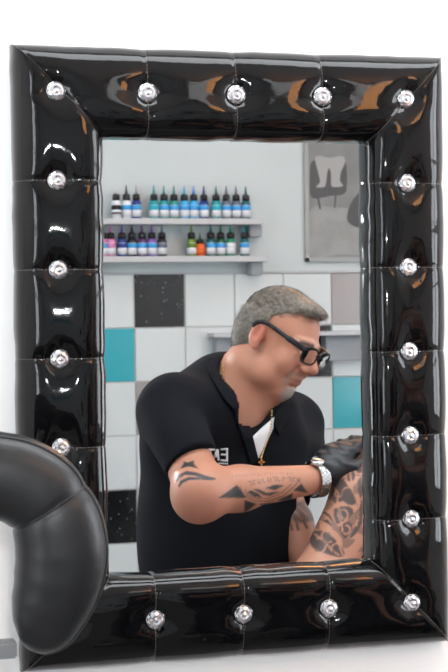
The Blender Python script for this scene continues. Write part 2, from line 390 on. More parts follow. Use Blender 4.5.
row1 = [(116.5, 'white', 'clear', 'capb', 'black stripes on a white label, first from the left'), (126.7, 'white', 'charcoal', BL, 'charcoal tip and blue band, second from the left'),
 (136.6, 'navy', 'grey', BL, 'grey tip, standing just before the first gap'), (154.2, 'teal', 'teal', 'aqua', 'teal tip and teal body, just after the first gap'),
 (164.3, 'teal', 'teal', BL, 'teal tip and blue band, second after the first gap'), (174.3, 'green', 'green', BL, 'green tip and blue band, third after the first gap'),
 (184.6, 'sky', 'sky', BL, 'pale blue tip, fourth after the first gap'), (194, 'sky', 'blue', BL, 'bright blue tip, between pale blue and dark blue tips'),
 (204.1, 'navy', 'navy', BL, 'dark blue tip, standing just before the second gap'), (216.4, 'teal', 'petrol', 'aqua', 'teal tip, standing just after the second gap'),
 (226.6, 'slate', 'slate', BL, 'slate tip, third from the right end'), (236.4, 'slate', 'dusk', BL, 'dusky grey tip, second from the right end'), (246.1, 'petrol', 'petrol', BL, 'dark petrol tip, last at the right end')]
for u, b, t, l, d in row1:
    bottle(u, s1, .128, TM.get(b, M['white']), TM[t], M[l] if l == 'capb' else (TM[l] if isinstance(l, str) else l), label='upper-shelf ink bottle with '+d, group=g1, bands=(u < 120))
row2 = [(102.6, 'pink', 'plum', BL, 'plum tip, first at the left, half hidden by the frame', 1), (110.6, 'pink', 'pink', 'pink', 'pink tip and pink shoulder', 1), (121.7, 'navy', 'violet', 'navy', 'violet tip and navy body beside the pink one', 1),
 (131.7, 'black', 'black', BL, 'black tip and white label, fourth from the left', 1), (141.8, 'plum', 'plum', BL, 'plum tip, fifth from the left', 1), (151.6, 'lilac', 'lilac', BL, 'lilac tip, sixth from the left', 1),
 (161.7, 'black', 'slate', 'slate', 'slate tip and dark body, just before the wide gap', 1), (191.2, 'olive', 'olive', 'olive', 'olive green tip, just after the wide gap', 1),
 (199.7, 'orange', 'forest', 'orange', 'orange body, the smallest of all', .72), (210.5, 'petrol', 'petrol', BL, 'petrol tip, right of the small orange one', 1),
 (220.4, 'forest', 'forest', BL, 'dark green tip, third from the right end', 1), (230.2, 'emerald', 'emerald', 'white', 'emerald tip and white label, second from the right end', 1), (244.3, 'petrol', 'teal', BL, 'teal tip, standing apart at the right end', 1)]
for u, b, t, l, d, k in row2:
    bottle(u, s2, .124*k, TM[b], TM[t], (M[l] if l == 'white' else TM[l]) if isinstance(l, str) else l, label='lower-shelf ink bottle with '+d, group=g2, amber=TM['orange'] if b == 'orange' else None)

# poster
pa = V(305, 262, yb-.012); pb = V(402, 120, yb-.012); px0, px1, pz0, pz1 = pa[0], pb[0], pa[2], pb[2]; PO = (px0, -yb, pz0)
po = empty('poster', (px0, yb, pz0), True); tag(po, 'framed grey poster of bare legs kneeling on a chair, on the upper wall', 'poster')
fobj('frame', [(px0, px1, yb-.02, yb-.005, pz0, pz0+.018), (px0, px1, yb-.02, yb-.005, pz1-.018, pz1), (px0, px0+.018, yb-.02, yb-.005, pz0, pz1), (px1-.018, px1, yb-.02, yb-.005, pz0, pz1)], M['p_frame'], po, .002, PO)
fobj('print', [(px0+.015, px1-.015, yb-.012, yb-.005, pz0+.015, pz1-.015)], M['poster'], po, 0, PO)
def flat(pts, y, m, name, par, O=PO):
    vv = [V(u, v, y) for u, v in smoothpath2(pts)]; res = geometry.delaunay_2d_cdt([Vector((p[0], p[2])) for p in vv], [], [list(range(len(vv)))], 1, 1e-6)
    return place(name, [(p.x, y, p.y) for p in res[0]], res[2], m, par, False, True, O)
def smoothpath2(pts, n=3):
    P = [Vector((a, b, 0)) for a, b in pts]; N = len(P); out = []
    for i in range(N):
        p0, p1, p2, p3 = P[i-1], P[i], P[(i+1) % N], P[(i+2) % N]
        for k in range(n):
            t = k/n; q = .5*((2*p1)+(p2-p0)*t+(2*p0-5*p1+4*p2-p3)*t*t+(3*p1-p0-3*p2+p3)*t**3); out.append((q.x, q.y))
    return out
flat([(310, 210), (330, 207), (350, 208), (385, 206), (385, 252), (340, 254), (310, 256)], yb-.0125, M['p_mid'], 'pale_floor', po)
flat([(311, 163), (318, 160), (340, 158), (346, 165), (347, 185), (344, 194), (330, 196), (312, 198), (310, 180)], yb-.0135, M['p_dark'], 'pictured_chair', po)
flat([(317, 196), (318.5, 196), (321, 208), (319, 208)], yb-.0138, M['p_dark'], 'pictured_chair_leg', po); flat([(335, 195), (336.5, 195), (335.5, 207), (334, 207)], yb-.0138, M['p_dark'], 'pictured_chair_leg', po)
flat([(315, 158), (321, 156), (330, 158), (342, 156), (345, 162), (341, 172), (340, 181), (343, 186), (333, 187), (331, 183), (331, 174), (329, 168), (327, 174), (326, 183), (324, 187), (316, 187), (320, 182), (318, 172)], yb-.0145, M['p_pale'], 'pictured_legs', po)
flat([(350, 205), (362, 190), (375, 188), (378, 215), (365, 228), (348, 222)], yb-.0145, M['p_dark'], 'pictured_shadow', po)

# ------------------------------------------------------------------ figures: smooth-blended volumes -> one mesh
def axis(segs):
    out = [segs[0][0]]
    for a, b, st in segs:
        n = max(1, int(round((b-a)/st))); out += list(a+(b-a)*(k+1)/n for k in range(n))
    return np.array(out, np.float32)
class Vol:
    def __init__(s, xs, ys, zs): s.x, s.y, s.z = xs, ys, zs; s.F = np.full((len(xs), len(ys), len(zs)), .2, np.float32)
    def win(s, lo, hi):
        sl = []
        for ax, a, b in zip((s.x, s.y, s.z), lo, hi):
            i = max(np.searchsorted(ax, a)-1, 0); j = min(np.searchsorted(ax, b)+1, len(ax)); sl.append(slice(i, max(j, i)))
        return tuple(sl)
    def pts(s, sl): return s.x[sl[0]][:, None, None], s.y[sl[1]][None, :, None], s.z[sl[2]][None, None, :]
    def op(s, lo, hi, f, k=.01, mode='add'):
        m = k*1.5+.012; sl = s.win(np.array(lo)-m, np.array(hi)+m)
        if any(q.stop-q.start < 2 for q in sl): return
        X, Y, Z = s.pts(sl); d = f(X, Y, Z); F = s.F[sl]
        if mode == 'sub': h = np.clip(.5-.5*(F+d)/k, 0, 1); s.F[sl] = F*(1-h)-d*h+k*h*(1-h)
        elif mode == 'cut': s.F[sl] = np.maximum(F, -d)
        else: h = np.clip(.5+.5*(d-F)/k, 0, 1); s.F[sl] = d*(1-h)+F*h-k*h*(1-h)
    def cap(s, a, b, ra, rb, k=.01, mode='add'):
        a, b = np.asarray(a, float), np.asarray(b, float); ab = b-a; L = max(ab@ab, 1e-9)
        def f(X, Y, Z):
            t = np.clip(((X-a[0])*ab[0]+(Y-a[1])*ab[1]+(Z-a[2])*ab[2])/L, 0, 1)
            return np.sqrt((X-a[0]-t*ab[0])**2+(Y-a[1]-t*ab[1])**2+(Z-a[2]-t*ab[2])**2)-(ra+(rb-ra)*t)
        r = max(ra, rb); s.op(np.minimum(a, b)-r, np.maximum(a, b)+r, f, k, mode)
    def chain(s, pts, rads, k=.012):
        for a, b, r, q in zip(pts, pts[1:], rads, rads[1:]): s.cap(a, b, r, q, k)
    def ell(s, c, r, Rm=np.eye(3), k=.01, mode='add'):
        c = np.asarray(c, float); r = np.asarray(r, float); Rm = np.asarray(Rm)   # columns = axes
        def f(X, Y, Z):
            dx, dy, dz = X-c[0], Y-c[1], Z-c[2]
            p = [(dx*Rm[0, i]+dy*Rm[1, i]+dz*Rm[2, i]) for i in range(3)]
            k0 = np.sqrt(sum((p[i]/r[i])**2 for i in range(3))); k1 = np.sqrt(sum((p[i]/r[i]**2)**2 for i in range(3)))+1e-6
            return k0*(k0-1)/k1
        e = np.sqrt(((Rm*r)**2).sum(1)); s.op(c-e, c+e, f, k, mode)
    def half(s, p, n, lo, hi):            # remove the side n points to, inside a box
        p = np.asarray(p); n = np.asarray(n)/np.linalg.norm(n); sl = s.win(lo, hi); X, Y, Z = s.pts(sl)
        s.F[sl] = np.maximum(s.F[sl], (X-p[0])*n[0]+(Y-p[1])*n[1]+(Z-p[2])*n[2])
    def mesh(s, sm=2):
        F = s.F; nx, ny, nz = F.shape; I = F < 0
        c = [I[a:nx-1+a, b:ny-1+b, d:nz-1+d] for a in (0, 1) for b in (0, 1) for d in (0, 1)]
        cnt = sum(q.astype(np.int8) for q in c); mix = (cnt > 0) & (cnt < 8); ijk = np.argwhere(mix); idx = np.full(mix.shape, -1, np.int64); idx[mix] = np.arange(len(ijk))
        P = np.zeros((len(ijk), 3)); W = np.zeros(len(ijk)); i, j, k = ijk.T
        ax = (s.x.astype(float), s.y.astype(float), s.z.astype(float))
        cs = [(a, b, d) for a in (0, 1) for b in (0, 1) for d in (0, 1)]
        for A in cs:
            for q in range(3):
                if A[q]: continue
                B = list(A); B[q] = 1
                fa = F[i+A[0], j+A[1], k+A[2]]; fb = F[i+B[0], j+B[1], k+B[2]]; m = (fa < 0) != (fb < 0)
                t = np.where(m, fa/np.where(m, fa-fb, 1), 0)
                pa = np.stack([ax[0][i+A[0]], ax[1][j+A[1]], ax[2][k+A[2]]], 1); pb = np.stack([ax[0][i+B[0]], ax[1][j+B[1]], ax[2][k+B[2]]], 1)
                P[m] += (pa+(pb-pa)*t[:, None])[m]; W[m] += 1
        P /= W[:, None]; faces = []
        for q in range(3):
            sh = [slice(1, -1)]*3; sh[q] = slice(0, -1); o = [slice(1, -1)]*3; o[q] = slice(1, None)
            a, b = I[tuple(sh)], I[tuple(o)]; e = np.argwhere(a != b)
            e2 = e+np.array([0 if d == q else 1 for d in range(3)]); inn = a[tuple(e.T)]
            u, v = [(1, 2), (2, 0), (0, 1)][q]; du = np.zeros(3, int); dv = np.zeros(3, int); du[u] = 1; dv[v] = 1
            g = lambda w: idx[tuple(w.T)]
            Q = np.stack([g(e2-du-dv), g(e2-dv), g(e2), g(e2-du)], 1); Q[~inn] = Q[~inn][:, ::-1]; faces.append(Q)
        Fc = np.concatenate(faces); Fc = Fc[(Fc >= 0).all(1)]
        # light smoothing
        E_ = np.concatenate([Fc[:, [0, 1]], Fc[:, [1, 2]], Fc[:, [2, 3]], Fc[:, [3, 0]]]); n = len(P)
        dg = np.bincount(E_[:, 0], minlength=n)+np.bincount(E_[:, 1], minlength=n)
        for _ in range(sm):
            S = np.stack([np.bincount(E_[:, 0], P[E_[:, 1], d], n)+np.bincount(E_[:, 1], P[E_[:, 0], d], n) for d in range(3)], 1)
            P = np.where(dg[:, None] > 0, P*.5+.5*S/np.maximum(dg, 1)[:, None], P)
        return P, Fc
def vobj(name, P, F, m, parent, O, col=None):
    v = P.copy(); v[:, 1] *= -1; v -= np.asarray(O); F = F[:, ::-1]
    me = bpy.data.meshes.new(name); me.vertices.add(len(v)); me.vertices.foreach_set('co', v.ravel())
    me.loops.add(F.size); me.loops.foreach_set('vertex_index', F.ravel().astype(np.int32)); me.polygons.add(len(F))
    me.polygons.foreach_set('loop_start', np.arange(0, F.size, 4, dtype=np.int32)); me.polygons.foreach_set('use_smooth', np.ones(len(F), bool))
    me.update(calc_edges=True); me.validate()
    if col is not None:
        a = me.color_attributes.new('paint', 'FLOAT_COLOR', 'POINT'); a.data.foreach_set('color', np.concatenate([col, np.ones((len(col), 1))], 1).ravel().astype(np.float32))
    return link(name, me, m, parent)

# ink drawing helpers, in pixel space of the measuring view
def poly_d(p, poly):
    poly = np.asarray(poly, float); n = len(poly); d = np.full(len(p), 1e9); ins = np.zeros(len(p), bool)
    for i in range(n):
        a, b = poly[i], poly[(i+1) % n]; e = b-a; w = p-a; t = np.clip((w@e)/max(e@e, 1e-9), 0, 1); d = np.minimum(d, np.linalg.norm(w-t[:, None]*e, axis=1))
        c = ((a[1] <= p[:, 1]) & (p[:, 1] < b[1])) | ((b[1] <= p[:, 1]) & (p[:, 1] < a[1]))
        if a[1] != b[1]: ins ^= c & (p[:, 0] < a[0]+(p[:, 1]-a[1])/(b[1]-a[1])*e[0])
    return np.where(ins, -d, d)
def line_d(p, pts):
    pts = np.asarray(pts, float); d = np.full(len(p), 1e9)
    for a, b in zip(pts, pts[1:]):
        e = b-a; w = p-a; t = np.clip((w@e)/max(e@e, 1e-9), 0, 1); d = np.minimum(d, np.linalg.norm(w-t[:, None]*e, axis=1))
    return d
def arc(cx, cy, r, a0, a1, n=10, grow=1): return [(cx+r*grow**(i/n)*math.cos(R(a0+(a1-a0)*i/n)), cy+r*grow**(i/n)*math.sin(R(a0+(a1-a0)*i/n))) for i in range(n+1)]
def cov(d, w=.5): return np.clip(.5-d/(2*w), 0, 1)

class Head:
    def __init__(s, C, F, sc=1., tilt=0):
        s.C = np.asarray(C, float); F = np.asarray(F, float); s.F = F/np.linalg.norm(F)
        S = np.cross(s.F, [0, 0, 1]); S /= np.linalg.norm(S); U = np.cross(S, s.F)
        s.S = S*math.cos(tilt)+U*math.sin(tilt); s.U = np.cross(s.S, s.F); s.k = sc; s.M = np.stack([s.S, s.F, s.U], 1)
    def __call__(s, x, y, z): return s.C+s.M@(np.array([x, y, z])*s.k)
    def local(s, P): return ((P-s.C)@s.M)/s.k
    def build(s, v):
        k = s.k; e = lambda c, r, kk=.012, mode='add': v.ell(s(*c), np.array(r)*k, s.M, kk, mode)
        c = lambda a, b, ra, rb, kk=.008, mode='add': v.cap(s(*a), s(*b), ra*k, rb*k, kk, mode)
        e((0, -.010, .035), (.078, .094, .083)); e((0, .03, -.02), (.066, .062, .085), .02); e((0, .022, -.07), (.058, .055, .042), .02)
        e((0, .062, -.098), (.026, .022, .02), .02)
        for m in (-1, 1):
            c((m*.012, .088, .023), (m*.047, .076, .02), .0095, .008, .01)
            e((m*.036, .062, -.032), (.026, .022, .026), .018); e((m*.05, .02, -.075), (.018, .03, .025), .02)
            e((m*.031, .098, .003), (.017, .014, .011), .010, 'sub')
            e((m*.031, .077, .002), (.0145, .0135, .0125), .003)
            c((m*.017, .085, .0105), (m*.046, .079, .008), .0035, .003, .004)
            c((m*.018, .084, -.0085), (m*.045, .078, -.0085), .003, .003, .005)
            e((m*.080, -.012, .0), (.010, .018, .032), .006); e((m*.091, -.008, .003), (.008, .0095, .019), .004, 'sub'); e((m*.080, -.004, -.026), (.007, .008, .01), .005)
            e((m*.0125, .098, -.034), (.0085, .011, .008), .006)
            c((m*.026, .088, -.034), (m*.034, .072, -.064), .003, .003, .008, 'sub')
        c((0, .088, .014), (0, .111, -.024), .008, .0115, .010); e((0, .112, -.027), (.012, .011, .0105), .006)
        c((-.019, .082, -.0585), (.019, .082, -.0585), .0055, .0055, .006); c((-.015, .0825, -.0685), (.015, .0825, -.0685), .0065, .0065, .006)
        c((-.02, .0905, -.0632), (.02, .0905, -.0632), .0013, .0013, .002, 'sub')
        c((-.016, .080, -.079), (.016, .080, -.079), .003, .003, .006, 'sub')
    def paint(s, P, col, beard=True, brow=(.07, .055, .045)):
        q = s.local(P); x, y, z = np.abs(q[:, 0]), q[:, 1], q[:, 2]; hd = (np.linalg.norm(q, axis=1) < .16)
        def mixin(w, c): w = (np.clip(w, 0, 1)*hd)[:, None]; col[:] = col*(1-w)+np.array(c)*w
        g = lambda a, cx, sx: np.exp(-((a-cx)/sx)**2)
        mixin(.7*g(x, .086, .014)*g(y, 0, .03)*g(z, 0, .04), (.52, .13, .09)); mixin(.5*g(x, 0, .018)*g(z, -.028, .02)*(y > .09), (.52, .2, .15))
        mixin(.35*g(x, .04, .022)*g(z, -.03, .022)*(y > .04), (.52, .21, .16))
        mixin(.75*(y > .06)*g(z, -.0635, .009)*g(x, 0, .022), (.34, .12, .10))
        mixin((y > .06)*g(z, -.0633, .0025)*g(x, 0, .02), (.12, .04, .035))
        mixin(.9*(y > .06)*np.clip(1-np.abs(z-.0235+.10*(x-.03)**2*20)/.0075, 0, 1)**.5*((x > .012) & (x < .052)), brow)
        mixin((y > .07)*((x-.031)**2/.011**2+(z-.001)**2/.0035**2 < 1), (.5, .45, .42)); mixin((y > .07)*((x-.031)**2+(z-.0)**2 < .0045**2), (.03, .03, .04))
        mixin(.8*(y > .07)*g(z, .0055, .0016)*(np.abs(x-.031) < .014), (.1, .05, .04))
        if beard:
            mixin(.9*np.clip((.026-np.hypot(x*.9, (z+.098)))/.01, 0, 1)*(y > .045)*(z < -.08), (.36, .33, .30))
            mixin(.6*np.clip(1-np.abs(z+.05)/.007, 0, 1)*(x < .03)*(y > .07)*(z < -.042), (.22, .16, .13)); mixin(.5*g(x, .03, .006)*(z < -.05)*(z > -.085)*(y > .05), (.3, .25, .22))
def hair_mesh(h, m, parent, O, front=.0, nst=6500, long=.014, rs=None):
    k = h.k; Cc = h(0, -.012, .035); e = .15
    v = Vol(*[axis([(Cc[d]-e, Cc[d]+e, .003)]) for d in range(3)])
    v.ell(Cc, np.array([.081, .097, .0885])*k, h.M, .01); v.ell(h(0, .046, .090), np.array([.052, .040, .024])*k, h.M, .015); v.ell(h(0, -.06, -.01), np.array([.062, .05, .07])*k, h.M, .02)
    P0 = h(0, 0, 0)
    # cut away face, ears and nape; the hairline is a slanted, rounded line
    X, Y, Z = v.pts((slice(None),)*3); L = [((X-h.C[0])*h.M[0, i]+(Y-h.C[1])*h.M[1, i]+(Z-h.C[2])*h.M[2, i])/k for i in range(3)]
    lx, ly, lz = L; wob = .003*np.sin(lx*190)+.002*np.sin(ly*230+lz*120)
    cut = ly-np.interp(lz, [-.1, .0, .03, .05, .065, .08, .094, .106], [-.03, -.018, -.002, .010, .026, .052, .082, .15]).astype(np.float32)+wob         # face side
    side = np.maximum(-(lz-(-.005)), ly-(-.022))                                           # below the ears in front
    nape = -(lz+.075)
    v.F = np.maximum.reduce([v.F, cut, np.minimum(.012-lz, ly+.030), nape]); P, F = v.mesh(1)
    o = vobj('hair', P, F, m, parent, O)
    # short strands lying over the cap
    rr = np.random.default_rng(3); pick = rr.integers(0, len(P), nst); vv, ff = [], []
    for i in pick:
        p = P[i]; q = h.local(p[None])[0]; out = p-h(0, -.02, 0); out /= np.linalg.norm(out)
        flow = h.F*(.8 if q[2] > .05 else -.35)+h.U*(-.15 if q[2] > .05 else -.9)+h.S*rr.normal(0, .25)
        flow = flow-out*(flow@out); flow /= np.linalg.norm(flow)+1e-6
        w = np.cross(out, flow)*.00045; L_ = long*rr.uniform(.5, 1.3)
        a = p-out*.001; b = p+flow*L_*.55+out*.0022; c = p+flow*L_+out*.003*rr.uniform(.2, 1.2); n = len(vv)
        vv += [a-w, a+w, b-w*.8, b+w*.8, c]; ff += [(n, n+1, n+3, n+2), (n+2, n+3, n+4)]
    place('hair_strands', vv, ff, m, o, True, True, O)
    return o

def hand(v, wrist, palm_dir, normal, thumb_side, curl=.5, sc=1., k=.006, fat=0):
    """palm and five bent fingers; dirs are unit vectors"""
    d = np.array(palm_dir, float); d = d/np.linalg.norm(d); n = np.asarray(normal, float); n = n-d*(n@d); n /= np.linalg.norm(n); s = np.cross(d, n)*thumb_side
    W = np.asarray(wrist, float); p = lambda a, b, c: W+(d*a+s*b+n*c)*sc
    for b in (-.028, -.010, .010, .028): v.cap(p(.012, b*.75, 0), p(.09-abs(b-.005)*.25, b, 0), .015*sc+fat, .0125*sc+fat, .014)
    tips = []
    for b, L in ((.030, .072), (.010, .08), (-.010, .075), (-.029, .060)):
        q = p(.088-abs(b)*.2, b, 0); a = curl*.5; r = .0095*sc+fat
        for seg, f in ((.45, 1), (.3, .92), (.25, .82)):
            dd = d*math.cos(a)+n*math.sin(a); q2 = q+dd*L*seg*sc; v.cap(q, q2, r, r*.93*f, k*.5); q = q2; a += curl*.8; r *= .93
        tips.append(q)
    q = p(.03, .030, .004); dd = (d*.62+s*.68+n*.35); dd /= np.linalg.norm(dd); q2 = q+dd*.036*sc; v.cap(q, q2, .0135*sc+fat, .011*sc+fat, k); dd = d*.85+s*.3+n*.5; dd /= np.linalg.norm(dd); v.cap(q2, q2+dd*.032*sc, .0105*sc+fat, .0085*sc+fat, k*.5)

SK = np.array([.50, .225, .145])
# ---------------- the tattooist
O_m = None
HD = Head(V(278, 341, .93), (.66*.93, -.751*.93, -.37), .885, .2)
nS = V(169, 406, .885); nE = V(201, 493, .72); nW = V(317, 479, .80); fS = V(284, 425, 1.13); fE = V(279, 496, 1.0); fW = V(314, 578, .87)
neck0 = HD(0, -.03, -.07); neck1 = V(240, 405, 1.0); chest = V(228, 440, 1.02); belly = V(214, 540, .98); hip = V(208, 665, 1.06)
nH = V(200, 672, .97); fH = V(235, 672, 1.14)
FWD = HD.F*np.array([1, 1, 0]); FWD /= np.linalg.norm(FWD); fl = -1.2
kneeN = nH+FWD*.42+np.array([-.09, -.08, .0]); kneeF = np.array([.47, .76, float(fH[2])+.05])
ankN = np.array([kneeN[0]+.0, kneeN[1]+.05, fl+.09]); ankF = np.array([kneeF[0]+.02, kneeF[1]+.06, fl+.09])
O = np.array([hip[0], -hip[1], fl])
man = empty('person', (hip[0], hip[1], fl), True); tag(man, 'grey-haired man in black polo shirt and glasses bending over a tattooed arm, wearing black gloves', 'person')
lo = V(125, 280, 1.25); 
xs = axis([(nS[0]-.22, float(V(160, 400, .9)[0])-.02, .008), (float(V(160, 400, .9)[0])-.02, float(V(372, 400, .9)[0]), .0026), (float(V(372, 400, .9)[0]), float(V(372, 400, .9)[0])+.25, .01)])
ys = axis([(.2, .60, .012), (.60, 1.02, .0027), (1.02, 1.45, .008)])
zs = axis([(fl-.02, float(V(200, 575, .8)[2]), .012), (float(V(200, 575, .8)[2]), float(V(200, 275, .93)[2]), .0026)])
b = Vol(xs, ys, zs); HD.build(b)
b.cap(neck0, neck1, .060, .068, .02); b.cap(HD(0, .02, -.085), neck1+np.array([.02, -.03, .0]), .034, .05, .03)
b.cap(nS, fS, .05, .05, .03); b.ell(chest, (.15, .11, .17), k=.04); b.ell(belly, (.13, .11, .16), k=.05); b.ell(hip, (.15, .13, .12), k=.05)
b.chain([nS+np.array([.005, .01, -.015]), nE], [.044, .047], .02)
fm = nE+(nW-nE)*.33
b.chain([nE, fm, nW], [.048, .0405, .0275], .02); b.ell(nE+np.array([-.005, 0, -.006]), (.047, .049, .047), k=.02)
b.chain([fS, fE], [.05, .045], .02); fm2 = fE+(fW-fE)*.35; b.chain([fE, fm2, fW], [.046, .044, .028], .015)
b.chain([nH, kneeN, ankN], [.08, .055, .04], .03); b.chain([fH, kneeF, ankF], [.08, .055, .04], .03)
for an in (ankN, ankF): b.cap(an+np.array([0, 0, -.04]), an+FWD*.13+np.array([0, 0, -.055]), .035, .028, .02)
hd_d = V(368, 424, .87)-nW; hand(b, nW+hd_d*.05, hd_d, (.35, .1, -1), -1, .35, .98)
hf_d = V(352, 600, .90)-fW; hand(b, fW, hf_d, (0, -.6, .6), 1, .6, .92)
bP, bF = b.mesh(1)
col = np.tile(SK, (len(bP), 1)); nz = np.sin(bP[:, 0]*60+np.sin(bP[:, 2]*45)*2)*np.sin(bP[:, 1]*50+bP[:, 2]*30)
col *= (1+.04*nz)[:, None]
HD.paint(bP, col)
# redder elbow
w = np.exp(-(np.linalg.norm(bP-(nE+np.array([0, -.03, -.04])), axis=1)/.045)**2)*.5; col = col*(1-w[:, None])+np.array([.55, .2, .15])*w[:, None]
pix = project(bP); ink = np.zeros(len(bP))
def T(c, s, pts): return [(c[0]+x/s, c[1]+y/s) for x, y in pts]
c1, c2, c3 = (160, 445), (230, 445), (275, 430)
t = np.clip(((bP-nE)@(nW-nE))/((nW-nE)@(nW-nE)), 0, 1); ax = nE+(nW-nE)*t[:, None]
t2 = np.clip(((bP-nS)@(nE-nS))/((nE-nS)@(nE-nS)), 0, 1); ax2 = nS+(nE-nS)*t2[:, None]
arm = ((np.linalg.norm(bP-ax, axis=1) < .075) | (np.linalg.norm(bP-ax2, axis=1) < .075)) & (bP[:, 1] < .93) & (bP[:, 1] < np.minimum(ax[:, 1]+.012, .9))
pa_ = pix[arm]; ia = np.zeros(len(pa_))
for c, s, pl in [(c1, 4.48, [(70, 158), (82, 132), (120, 116), (165, 123), (210, 138), (248, 148), (250, 156), (200, 152), (150, 137), (110, 134), (88, 150), (75, 168)]),
    (c1, 4.48, [(80, 186), (90, 160), (130, 142), (180, 146), (240, 152), (235, 158), (180, 155), (130, 157), (102, 170), (88, 188)]),
    (c1, 4.48, [(90, 106), (106, 82), (100, 70), (125, 78), (152, 68), (152, 84), (174, 107), (130, 96)]),
    (c1, 4.48, [(262, 237), (345, 178), (388, 237)]), (c2, 4.48, [(65, 246), (120, 263), (63, 307)]), (c2, 4.48, [(130, 263), (202, 256), (166, 303)]),
    (c2, 4.48, [(212, 248), (282, 214), (274, 262)]), (c2, 4.48, [(284, 204), (320, 172), (350, 215)]), (c2, 4.48, [(158, 192), (200, 178), (245, 180), (200, 203)]),
    (c2, 4.48, [(75, 212), (95, 203), (125, 215), (145, 236), (110, 232)]), (c2, 4.48, [(100, 196), (130, 198), (165, 215), (225, 208), (180, 228), (150, 225)])]:
    ia = np.maximum(ia, cov(poly_d(pa_, T(c, s, pl))))
for c, s, w_, pl in [(c2, 4.48, .45, [(45, 188), (60, 225), (110, 250), (170, 252), (240, 228), (300, 172)]), (c2, 4.48, .4, [(65, 200), (80, 225), (120, 240), (170, 240), (230, 216), (275, 175)])]:
    ia = np.maximum(ia, .85*cov(line_d(pa_, T(c, s, pl))-w_))
gl = [[(0, 0), (0, 10), (6, 10)], [(0, 0), (7, 0), (7, 10)], [(0, 5), (7, 5), (7, 0), (0, 0), (0, 10), (7, 10)], [(7, 0), (0, 0), (0, 10), (7, 10)], [(0, 0), (0, 10), (7, 10), (7, 0)], [(0, 10), (0, 0), (7, 4)]]
rr = random.Random(5)
for i in range(17):                       # two rows of worn lettering marks
    x = 62+i*15; y = 146-7*math.sin((x-60)/260*2.6)-(x-60)*.03
    for ll in [gl[rr.randrange(6)]]: ia = np.maximum(ia, .5*cov(line_d(pa_, T(c2, 4.48, [(-60+x*1.1+a, y-10+b_) for a, b_ in ll]))-.18))
for i in range(11):
    x = 82+i*22; y = 176-24*math.sin((x-80)/240*math.pi)*.6-(x-80)*.05
    for ll in [gl[rr.randrange(6)]]: ia = np.maximum(ia, .8*cov(line_d(pa_, T(c2, 4.48, [(x+a*1.7, y-12+b_*1.7) for a, b_ in ll]))-.4))
ink[arm] = ia*.97
far = (np.linalg.norm(bP-(fE+(fW-fE)*np.clip(((bP-fE)@(fW-fE))/((fW-fE)@(fW-fE)), 0, 1)[:, None]), axis=1) < .07) & ~arm
pf = pix[far]; fi = .7*cov(poly_d(pf, T(c3, 4.716, [(50, 372), (100, 340), (150, 330), (215, 350), (200, 400), (180, 430), (120, 440), (80, 425)])), 1.5)
for pl in ([(45, 380), (40, 460)], [(65, 385), (80, 470)], [(90, 400), (110, 470)], [(120, 400), (150, 460)]): fi = np.maximum(fi, .8*cov(line_d(pf, T(c3, 4.716, pl))-1.3))
for pl in ([(110, 360), (150, 400)], [(140, 350), (190, 390)], [(80, 370), (130, 420)]): fi = np.maximum(fi-.4*cov(line_d(pf, T(c3, 4.716, pl))-.6), 0)
ink[far] = fi
col = col*(1-ink[:, None])+np.array([.025, .03, .036])*ink[:, None]
body = vobj('body', bP, bF, M['skin'], man, O, col)
hair_mesh(HD, M['hair'], man, O)

# polo shirt
sx = axis([(nS[0]-.25, nS[0]+.62, .0045)]); sy = axis([(.6, 1.4, .0055)]); sz = axis([(float(hip[2])-.10, float(V(230, 350, 1.)[2]), .0045)])
s = Vol(sx, sy, sz)
s.ell(V(182, 430, .95), (.075, .08, .10), k=.05)
s.cap(nS+np.array([.02, .015, -.012]), fS+np.array([.01, 0, -.01]), .072, .075, .05); s.cap(neck1+np.array([-.01, .0, -.035]), chest, .10, .14, .07); s.ell(chest, (.155, .13, .18), k=.05)
s.cap(V(193, 470, 1.0), V(197, 640, 1.02), .10, .11, .05); s.cap(V(250, 470, 1.02), V(236, 640, .99), .105, .115, .06); s.ell(hip, (.165, .15, .10), k=.06); s.ell(belly, (.152, .135, .185), k=.05)
sl_ = Vol(sx, sy, sz); sl_.cap(nS+np.array([.0, 0, -.004]), nE, .063, .051, .03); ad = (nE-nS)/np.linalg.norm(nE-nS)
sl_.half(nS+(nE-nS)*.68, ad+np.array([.30, 0, 0.]), (-9, -9, -9), (9, 9, 9)); h_ = np.clip(.5+.5*(sl_.F-s.F)/.02, 0, 1); s.F = sl_.F*(1-h_)+s.F*h_-.02*h_*(1-h_)
s.cap(fS, fE, .066, .06, .04); s.cap(V(294, 430, 1.12), V(300, 462, 1.05), .052, .055, .03)
s.half(fE+(fE-fS)*.02, (fE-fS), np.array([V(288, 480, 1.0)[0], .80, fE[2]-.2]), np.array([V(330, 480, 1.)[0], 1.3, fE[2]+.15]))
# neck opening
s.cap(neck1+np.array([0, 0, -.015]), HD(0, -.02, -.10), .071, .074, .008, 'sub'); s.cap(V(247, 400, .93), V(262, 446, .80), .045, .012, .01, 'sub')
